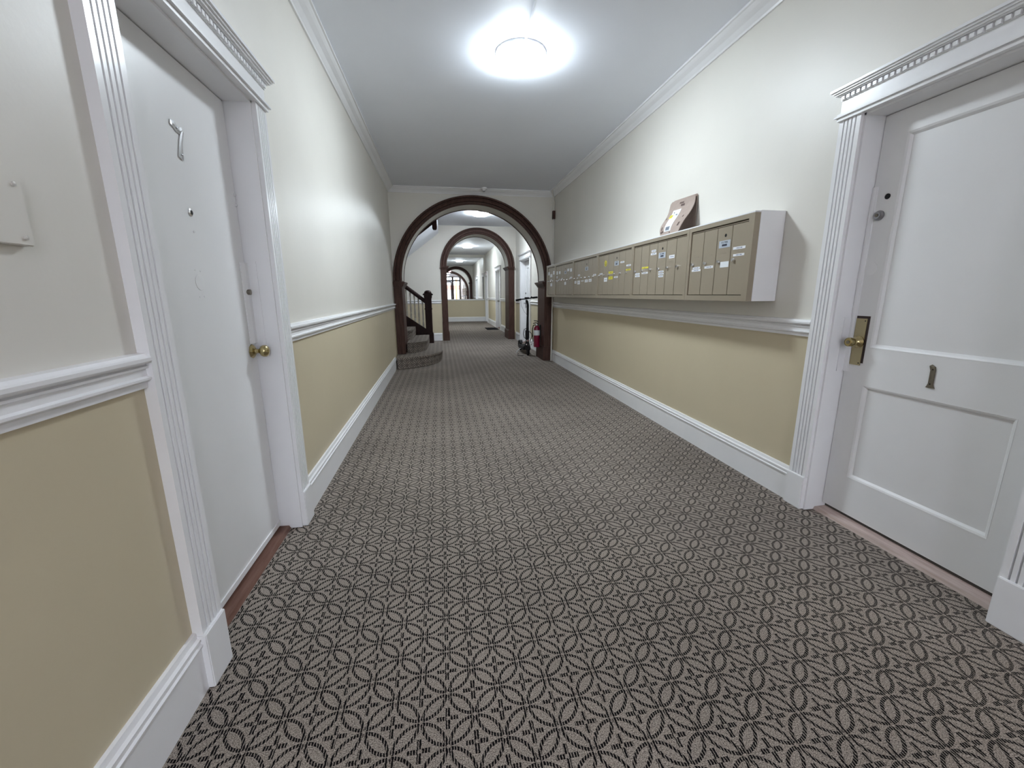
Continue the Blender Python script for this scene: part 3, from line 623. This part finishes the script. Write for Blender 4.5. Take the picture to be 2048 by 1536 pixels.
# cover plate on the near left wall
cp = thing('cover_plate', (XL, .945, 1.34), 'wall-coloured rectangular metal cover plate on the near left wall', 'cover plate')
MB().box(XL, XL + .018, .86, 1.018, 1.347, 1.475).build('plate', 'wall', cp, bevel=.002)
for (y, z) in ((1.0, 1.362), (.878, 1.362), (1.0, 1.46), (.878, 1.46)): MB().lathe([(.0045, .018), (.0045, .021), (.001, .022)], (XL, y, z), 'x', 10).build('screw', 'pipe', cp, smooth=True)

# ================================================================== MAILBOXES
XM = 1.875                                          # front plane of the doors
MB_Z0, MB_Z1 = 1.20, 1.722
hs = thing('mailbox_housing', (1.98, 4.88, MB_Z0), 'white painted wooden housing around the row of mailboxes', 'housing')
MB().box(1.905, XR - .002, 2.352, 2.372, MB_Z0, MB_Z1 + .012).build('side_panel', 'white', hs, bevel=.002)
bx('top_board', 'white', 1.906, XR - .002, 2.372, 7.40, MB_Z1 + .001, MB_Z1 + .009, hs); bx('bottom_board', 'mail', 1.905, XR - .002, 2.372, 7.40, MB_Z0, MB_Z0 + .012, hs)
bx('end_panel', 'mail', 1.905, XR - .002, 7.385, 7.40, MB_Z0 + .012, MB_Z1 - .012, hs); bx('back_board', 'gap', 1.93, 1.94, 2.372, 7.385, MB_Z0 + .012, MB_Z1 - .012, hs)
DP = .1492
units = [(2.352, 3.03, 2.402, 4), (3.03, 3.98, 3.060, 6), (3.98, 4.93, 4.010, 6), (4.93, 5.88, 4.960, 6), (5.88, 6.83, 5.910, 6), (6.83, 7.40, 6.872, 3)]
ulab = ['taupe four-door mailbox unit nearest the viewer', 'six-door mailbox unit with the brown envelope on top', 'six-door mailbox unit with the round yellow smiley sticker', 'fourth mailbox unit with a row of white name stickers', 'fifth mailbox unit with pale paper squares, second from the arch', 'narrow three-door mailbox unit closest to the arch']
# stickers by unit: (colour, y far edge, y near edge, z bottom, z top)
stick = [[('paper', 2.417, 2.530, 1.523, 1.539), ('paper', 2.421, 2.523, 1.481, 1.495), ('note', 2.560, 2.645, 1.419, 1.456), ('paper', 2.720, 2.817, 1.422, 1.439), ('paper', 2.874, 2.962, 1.426, 1.440), ('paper', 2.863, 2.971, 1.408, 1.423)],
         [('paper', 3.538, 3.615, 1.609, 1.627), ('paper', 3.527, 3.627, 1.584, 1.602), ('paper', 3.229, 3.312, 1.531, 1.557), ('yellow', 3.660, 3.784, 1.476, 1.491), ('paper', 3.662, 3.784, 1.429, 1.444), ('paper', 3.825, 3.918, 1.426, 1.442), ('paper', 3.823, 3.916, 1.405, 1.421), ('paper', 3.385, 3.472, 1.427, 1.441), ('paper', 3.382, 3.470, 1.408, 1.421), ('paper', 3.387, 3.466, 1.387, 1.402)],
         [('paper', 4.185, 4.276, 1.563, 1.579), ('paper', 4.022, 4.129, 1.521, 1.537), ('yellow', 4.022, 4.135, 1.479, 1.494), ('paper', 4.775, 4.858, 1.470, 1.486), ('yellow', 4.463, 4.588, 1.467, 1.493), ('yellow', 4.467, 4.585, 1.406, 1.438), ('paper', 4.625, 4.716, 1.385, 1.430), ('paper', 4.332, 4.428, 1.418, 1.433)],
         [('paper', 5.733, 5.818, 1.391, 1.425), ('paper', 5.578, 5.690, 1.377, 1.428), ('paper', 5.435, 5.528, 1.411, 1.427), ('paper', 5.268, 5.382, 1.397, 1.432), ('paper', 5.133, 5.233, 1.399, 1.435), ('paper', 4.975, 5.079, 1.468, 1.486), ('paper', 5.584, 5.673, 1.489, 1.508)],
         [('note', 6.697, 6.775, 1.555, 1.608), ('note', 6.543, 6.630, 1.559, 1.602), ('note', 6.083, 6.182, 1.577, 1.615), ('note', 5.948, 6.038, 1.565, 1.611), ('paper', 5.929, 6.040, 1.470, 1.492), ('paper', 6.70, 6.775, 1.50, 1.53), ('paper', 6.70, 6.775, 1.44, 1.47), ('paper', 6.56, 6.64, 1.47, 1.485), ('paper', 6.41, 6.50, 1.47, 1.49), ('note', 6.23, 6.32, 1.385, 1.43)],
         [('note', 7.215, 7.318, 1.567, 1.622), ('note', 7.042, 7.174, 1.529, 1.581), ('note', 7.04, 7.157, 1.378, 1.429), ('note', 6.885, 6.986, 1.567, 1.625), ('paper', 7.06, 7.15, 1.475, 1.495)]]
for ui, (ua, ub, d0, nd) in enumerate(units):
    u = thing('mailbox_unit', (XM, (ua + ub) / 2, MB_Z0), ulab[ui], 'mailbox', 'mailbox units in the row')
    d1 = d0 + nd * DP; za, zb = 1.236, 1.694; fx = XM - .008
    MB().box(fx, 1.905, ua + .0015, d0, MB_Z0, MB_Z1).box(fx, 1.905, d1, ub - .0015, MB_Z0, MB_Z1).box(fx, 1.905, d0, d1, MB_Z0, za).box(fx, 1.905, d0, d1, zb, MB_Z1).build('frame', 'mail', u)
    bx('header_strip', 'mail', XM + .001, 1.893, d0 + .003, d1 - .003, 1.6815, 1.6895, u)
    bx('top_edge', 'white', 1.866, 1.905, ua + .0015, ub - .0015, MB_Z1, MB_Z1 + .008, u)
    doors = []
    mesh_door = None
    for k in range(nd):
        a = d0 + k * DP + .0019; b = d0 + (k + 1) * DP - .0019
        if mesh_door is None:
            d = MB().box(XM, XM + .018, a, b, za + .004, 1.678).build('door', 'mail', u, bevel=.0012); mesh_door = d.data
        else:
            d = bpy.data.objects.new('door', mesh_door); COL.objects.link(d); put(d, (XM + .009, (a + b) / 2, (za + .004 + 1.678) / 2), u)
        doors.append((a, b, d))
        lk = MB().lathe([(.012, 0), (.012, .006), (.009, .012), (.009, .015), (.001, .0155)], (XM, b - .035 if False else a + .109, 1.460), '-x', 14).build('lock', 'chrome', d, smooth=True)
        if ui < 3:                                  # embossed number-holder under the name
            MB().box(XM - .001, XM, a + .045, a + .095, 1.5085, 1.5135).build('number_slot', 'gap' if ui == 9 else 'mail', d)
    def door_at(y):
        for a, b, d in doors:
            if a - .003 <= y <= b + .003: return d
        return doors[-1][2]
    for (c, ya_, yb_, z0, z1) in stick[ui]:
        MB().box(XM - .0011, XM - .0001, ya_, yb_, z0, z1).build('name_sticker', {'note': 'white_paper'}.get(c, c), door_at((ya_ + yb_) / 2))
    # master lock hole and mail plate
    mk = {0: (2.616, 2.620), 1: (3.426, 3.428), 2: (4.374, 4.376), 3: (5.325, 5.326), 4: (6.275, 6.275)}.get(ui)
    if mk:
        dd = door_at(mk[0])
        MB().lathe([(.0105, -.001), (.0105, .0006)], (XM, mk[0], 1.6235), '-x', 16).build('master_keyhole', 'black', dd)
        pt = MB().box(XM - .0012, XM - .0001, mk[1] - .056, mk[1] + .056, 1.546, 1.592).build('mail_plate', 'plate', dd)
        MB().box(XM - .0022, XM - .0012, mk[1] - .026, mk[1] + .024, 1.556, 1.569).build('plate_slot', 'ink', dd, bevel=.0004)
        cu = bpy.data.curves.new('plate_lettering', 'FONT'); cu.body = 'U.S. MAIL'; cu.size = .0165; cu.align_x = 'CENTER'; cu.align_y = 'CENTER'; cu.extrude = .0003
        o = bpy.data.objects.new('plate_lettering', cu); COL.objects.link(o); cu.materials.append(MT['ink'])
        o = to_mesh(o); o.rotation_euler = (math.pi / 2, 0, -math.pi / 2); put(o, (XM - .0016, mk[1], 1.580), dd)
    if ui == 2:
        dd = door_at(4.684)
        sf = MB().lathe([(.034, 0), (.034, .0012), (.033, .0014)], (XM, 4.684, 1.588), '-x', 28).build('smiley_sticker', 'yellow', dd)
        m = MB(); m.tube([(XM - .002, 4.684 + .02 * math.cos(a), 1.588 + .02 * math.sin(a)) for a in [math.pi * (1.1 + .8 * i / 10) for i in range(11)]], .0022, 6)
        for sy in (-.010, .010): m.lathe([(.0035, .0014), (.0035, .0022)], (XM, 4.684 + sy, 1.598), '-x', 8)
        m.build('smiley_face', 'ink', dd)

# brown paper envelope leaning on the wall, on top of the mailboxes
ev = thing('paper_envelope', (1.97, 3.4, MB_Z1), 'brown paper shipping envelope with white label standing on the mailboxes', 'envelope')
ZE = MB_Z1 + .010
def ev_pt(s, t, off=0.0):
    """s 0..1 along its width (near to far), t 0..1 from foot to top fold"""
    foot = Vector((1.882, 3.215 + .275 * s, ZE)); top = Vector((2.052, 3.285 + .385 * s - .02 * (s > .9), 2.028 + .012 * s))
    p = foot.lerp(top, t)
    p.x += .022 * math.sin(t * math.pi) * (1 - .6 * s) - .012 * math.sin(t * 2 * math.pi)
    p.y += .030 * s * math.sin(t * math.pi * 1.1) + .012 * s * math.sin(t * 9)
    if t > .93 and s > .85: p.y -= .02; p.z -= .006
    return p + Vector((-off * .85, 0, off * .5))
def sheet(fn, ns, nt_, th):
    m = MB(); vs = []; W = ns + 1
    for o in (0, th):
        for j in range(nt_ + 1):
            for i in range(W): vs.append(fn(i / ns, j / nt_, o))
    n = W * (nt_ + 1); fs = []
    for j in range(nt_):
        for i in range(ns):
            a = j * W + i; fs += [(a, a + 1, a + W + 1, a + W), (n + a, n + a + W, n + a + W + 1, n + a + 1)]
    ed = [(i, i + 1) for i in range(ns)] + [(nt_ * W + i + 1, nt_ * W + i) for i in range(ns)] + [((j + 1) * W, j * W) for j in range(nt_)] + [(j * W + ns, (j + 1) * W + ns) for j in range(nt_)]
    fs += [(b, a, n + a, n + b) for a, b in ed]
    return m.add(vs, fs)
sheet(ev_pt, 10, 14, .004).build('front_panel', 'kraft', ev, smooth=True)
sheet(lambda s, t, o: Vector((2.068 - o, 3.279 + .39 * s, ZE + (2.026 + .012 * s - ZE) * t)), 6, 6, .004).build('back_panel', 'kraft', ev, smooth=True)
MB().prism([(2.046, 2.022), (2.055, 2.032), (2.066, 2.033), (2.068, 2.022), (2.058, 2.012)], lambda p, t: (p[0], t, p[1]), 3.283, 3.645).build('top_fold', 'kraft', ev)
def decal(s0, s1, t0, t1, name, mat, lift=.0055, par=None):
    return sheet(lambda s, t, o: ev_pt(s0 + (s1 - s0) * s, t0 + (t1 - t0) * t, lift + o), 4, 8, .0006).build(name, mat, par or ev)
lb = decal(.44, .76, .08, .70, 'shipping_label', 'white_paper')
decal(.50, .70, .10, .22, 'barcode', 'plate', .0065)
for i in range(7): decal(.52 + i * .026, .532 + i * .026, .11, .21, 'barcode_bar', 'ink', .0072, None)
decal(.52, .62, .535, .565, 'address_print', 'plate', .0065); decal(.50, .54, .52, .56, 'address_print', 'ink', .0066); decal(.66, .69, .60, .64, 'address_print', 'ink', .0066)
decal(.66, .80, .46, .56, 'yellow_sticker', 'yellow', .0072)
for (a, b, c, d) in ((.36, .50, .78, .84), (.40, .56, .86, .90), (.16, .20, .42, .47), (.13, .16, .18, .28), (.17, .20, .18, .28), (.13, .20, .26, .28), (.80, .90, .06, .12), (.86, .92, .14, .24), (.44, .50, .015, .05), (.88, .96, .04, .10), (.9, .95, .45, .50)):
    decal(a, b, c, d, 'printed_mark', 'kraft_ink', .0048)

# ================================================================== FIRE EXTINGUISHER (on the arch pillar)
ex, ey = 1.838, 8.02
fe = thing('fire_extinguisher', (ex, ey, .22), 'red fire extinguisher hung on the inner side of the right arch pillar', 'fire extinguisher')
MB().lathe([(.055, .225), (.062, .235), (.062, .56), (.055, .60), (.036, .635), (.020, .645)], (ex, ey, 0), 'z', 28).build('cylinder', 'red', fe, smooth=True)
MB().lathe([(.0626, .455), (.0632, .456), (.0632, .555), (.0626, .556)], (ex, ey, 0), 'z', 28).build('label_band', 'white_paper', fe, smooth=True)
MB().lathe([(.020, .64), (.022, .65), (.018, .68), (.014, .69)], (ex, ey, 0), 'z', 16).build('valve', 'chrome', fe, smooth=True)
MB().lathe([(.016, 0), (.016, .012)], (ex - .01, ey - .02, .665), '-y', 14).build('gauge', 'white_paper', fe)
MB().tube([(ex + .02, ey, .69), (ex - .02, ey, .70), (ex - .075, ey, .685)], .008, 8).build('carry_handle', 'black_metal', fe, smooth=True)
MB().tube([(ex + .03, ey, .71), (ex, ey, .735), (ex - .06, ey, .74)], .008, 8).build('squeeze_lever', 'black_metal', fe, smooth=True)
MB().tube([(ex - .015, ey, .66), (ex - .07, ey, .65), (ex - .085, ey, .58), (ex - .082, ey, .45), (ex - .075, ey, .33)], .009, 8).build('hose', 'rubber', fe, smooth=True)
MB().box(ex + .05, 1.913, ey - .03, ey + .03, .40, .66).build('wall_bracket', 'black_metal', fe)

# ================================================================== SCOOTER
sc = thing('electric_scooter', (1.76, 8.6, 0), 'black electric scooter parked behind the right arch pillar', 'scooter')
X0, YF, YB = 1.745, 8.44, 9.26
def wheel(y, par):
    w = MB(); prof = []
    for i in range(13):
        a = math.pi * i / 12; prof.append((.085 + .024 * math.sin(a), -.024 * math.cos(a)))
    w.lathe([(.06, -.022)] + prof + [(.06, .022)], (X0, y, .109), 'x', 28); o = w.build('tyre', 'rubber', par, smooth=True)
    MB().lathe([(.064, -.021), (.05, -.026), (.02, -.028), (.02, .028), (.05, .026), (.064, .021)], (X0, y, .109), 'x', 20).build('hub', 'black_metal', o, smooth=True)
wheel(YF, sc); wheel(YB, sc)
def arc_fender(y, a0, a1, name):
    m = MB(); vs = []; fs = []; n = 10
    for i in range(n + 1):
        a = math.radians(a0 + (a1 - a0) * i / n)
        for (r, xx) in ((.124, -.034), (.124, .034), (.129, .034), (.129, -.034)): vs.append((X0 + xx, y + r * math.cos(a), .109 + r * math.sin(a)))
    for i in range(n):
        for j in range(4): fs.append((i * 4 + j, i * 4 + (j + 1) % 4, i * 4 + 4 + (j + 1) % 4, i * 4 + 4 + j))
    m.add(vs, fs + [(0, 1, 2, 3), tuple(n * 4 + j for j in range(4))]).build(name, 'black', sc)
arc_fender(YF, 30, 165, 'front_fender'); arc_fender(YB, -5, 150, 'rear_fender')
MB().box(X0 - .08, X0 + .08, YF + .20, YB - .10, .085, .15).build('deck', 'black_metal', sc, bevel=.015)
MB().box(X0 - .072, X0 + .072, YF + .22, YB - .13, .1495, .155).build('deck_mat', 'rubber', sc)
MB().tube([(X0, YF + .24, .13), (X0, YF + .14, .20), (X0, YF + .055, .34)], [.04, .035, .03], 12).build('neck', 'black_metal', sc, smooth=True)
for sx_ in (-.042, .042): MB().tube([(X0 + sx_, YF, .109), (X0 + sx_, YF + .02, .20), (X0 + sx_ * .5, YF + .04, .27)], .013, 8).build('fork', 'black_metal', sc, smooth=True)
STEM = [(X0, YF + .035, .24), (X0 + .004, YF + .06, .40), (X0 + .016, YF + .105, .75), (X0 + .027, YF + .14, 1.03), (X0 + .012, YF + .15, 1.10), (X0 - .004, YF + .15, 1.13)]
MB().tube(STEM, [.034, .030, .024, .024, .026, .02], 14).build('stem', 'black', sc, smooth=True)
MB().box(X0 - .035, X0 + .035, YF + .02, YF + .11, .34, .52).build('folding_latch', 'black', sc, bevel=.01)
hb = [(X0 - .215, YF + .20, 1.125), (X0 - .11, YF + .17, 1.145), (X0, YF + .15, 1.155), (X0 + .12, YF + .12, 1.175), (X0 + .22, YF + .085, 1.185)]
MB().tube(hb, .013, 10).build('handlebar', 'black_metal', sc, smooth=True)
MB().tube(hb[:2], .019, 12).build('grip', 'rubber', sc, smooth=True); MB().tube(hb[3:], .019, 12).build('grip', 'rubber', sc, smooth=True)
MB().box(X0 - .04, X0 + .05, YF + .115, YF + .185, 1.165, 1.188).build('display', 'black', sc, bevel=.006)
MB().lathe([(.016, 0), (.018, .012), (.010, .024), (.001, .027)], (X0 + .10, YF + .125, 1.18), 'z', 14).build('bell', 'black', sc, smooth=True)
MB().tube([(X0 - .12, YF + .15, 1.13), (X0 - .115, YF + .12, 1.02), (X0 - .06, YF + .10, .90), (X0 - .012, YF + .09, .84), (X0 + .0, YF + .085, .80)], .0035, 6).build('brake_cable', 'steel', sc, smooth=True)
MB().tube([(X0 - .02, YF + .03, .56), (X0 - .075, YF + .0, .54), (X0 - .095, YF - .01, .45), (X0 - .075, YF + .0, .37), (X0 - .02, YF + .03, .33)], .007, 8).build('cable_loop', 'rubber', sc, smooth=True)
MB().tube([(X0 + .02, YF + .02, .50), (X0 + .07, YF - .02, .46), (X0 + .085, YF - .02, .40), (X0 + .05, YF, .30)], .007, 8).build('cable_loop', 'rubber', sc, smooth=True)
for s_ in (-1, 1): MB().lathe([(.014, 0), (.014, .006), (.004, .008)], (X0 + s_ * .045, YF - .10, .235), '-y', 14).build('reflector', 'chrome', sc, smooth=True)
MB().lathe([(.026, 0), (.030, .03), (.024, .045), (.001, .046)], (X0 + .002, YF + .05, .30), '-y', 16).build('headlight', 'chrome', sc, smooth=True)
MB().tube([(X0 - .07, YF + .42, .10), (X0 - .15, YF + .38, .05), (X0 - .19, YF + .30, .012)], .006, 8).build('kickstand', 'steel', sc, smooth=True)
wr = MB().tube([(1.60, 8.70, .008), (1.55, 8.56, .006), (1.53, 8.42, .006), (1.57, 8.36, .006), (1.64, 8.37, .006)], .005, 6).build('charging_cable', 'rubber', smooth=True)
tag(wr, 'thin dark cable lying on the carpet beside the scooter', 'cable')

# ================================================================== FAR HALL
dm = MB().box(1.60, 2.02, 14.92, 15.78, 0, .016).build('door_mat', 'mat', bevel=.004); tag(dm, 'black door mat on the carpet before the far right door', 'mat')
mi = thing('wall_mirror', (1.0, Y_END, 1.04), 'huge frameless mirror covering the far end wall above the ledge', 'mirror')
MB().box(.02, 2.0, Y_END - .012, Y_END, 1.035, 2.90).build('mirror_glass', 'mirror', mi)
xs = thing('exit_sign', (.60, Y_A1B + .1, 2.83), 'glowing red exit sign on the back of the nearest arch, seen in the mirror', 'exit sign')
bx('housing', 'white', .44, .80, Y_A1B + .055, Y_A1B + .12, 2.83, 3.005, xs)
bx('sign_face', 'exit_face', .455, .785, Y_A1B + .12, Y_A1B + .124, 2.84, 2.995, xs)
cu = bpy.data.curves.new('sign_lettering', 'FONT'); cu.body = 'EXIT'; cu.size = .15; cu.align_x = 'CENTER'; cu.align_y = 'CENTER'; cu.extrude = .001
o = bpy.data.objects.new('sign_lettering', cu); COL.objects.link(o); cu.materials.append(MT['exit_red']); o = to_mesh(o); o.rotation_euler = (math.pi / 2, 0, math.pi); put(o, (.62, Y_A1B + .1255, 2.918), xs)
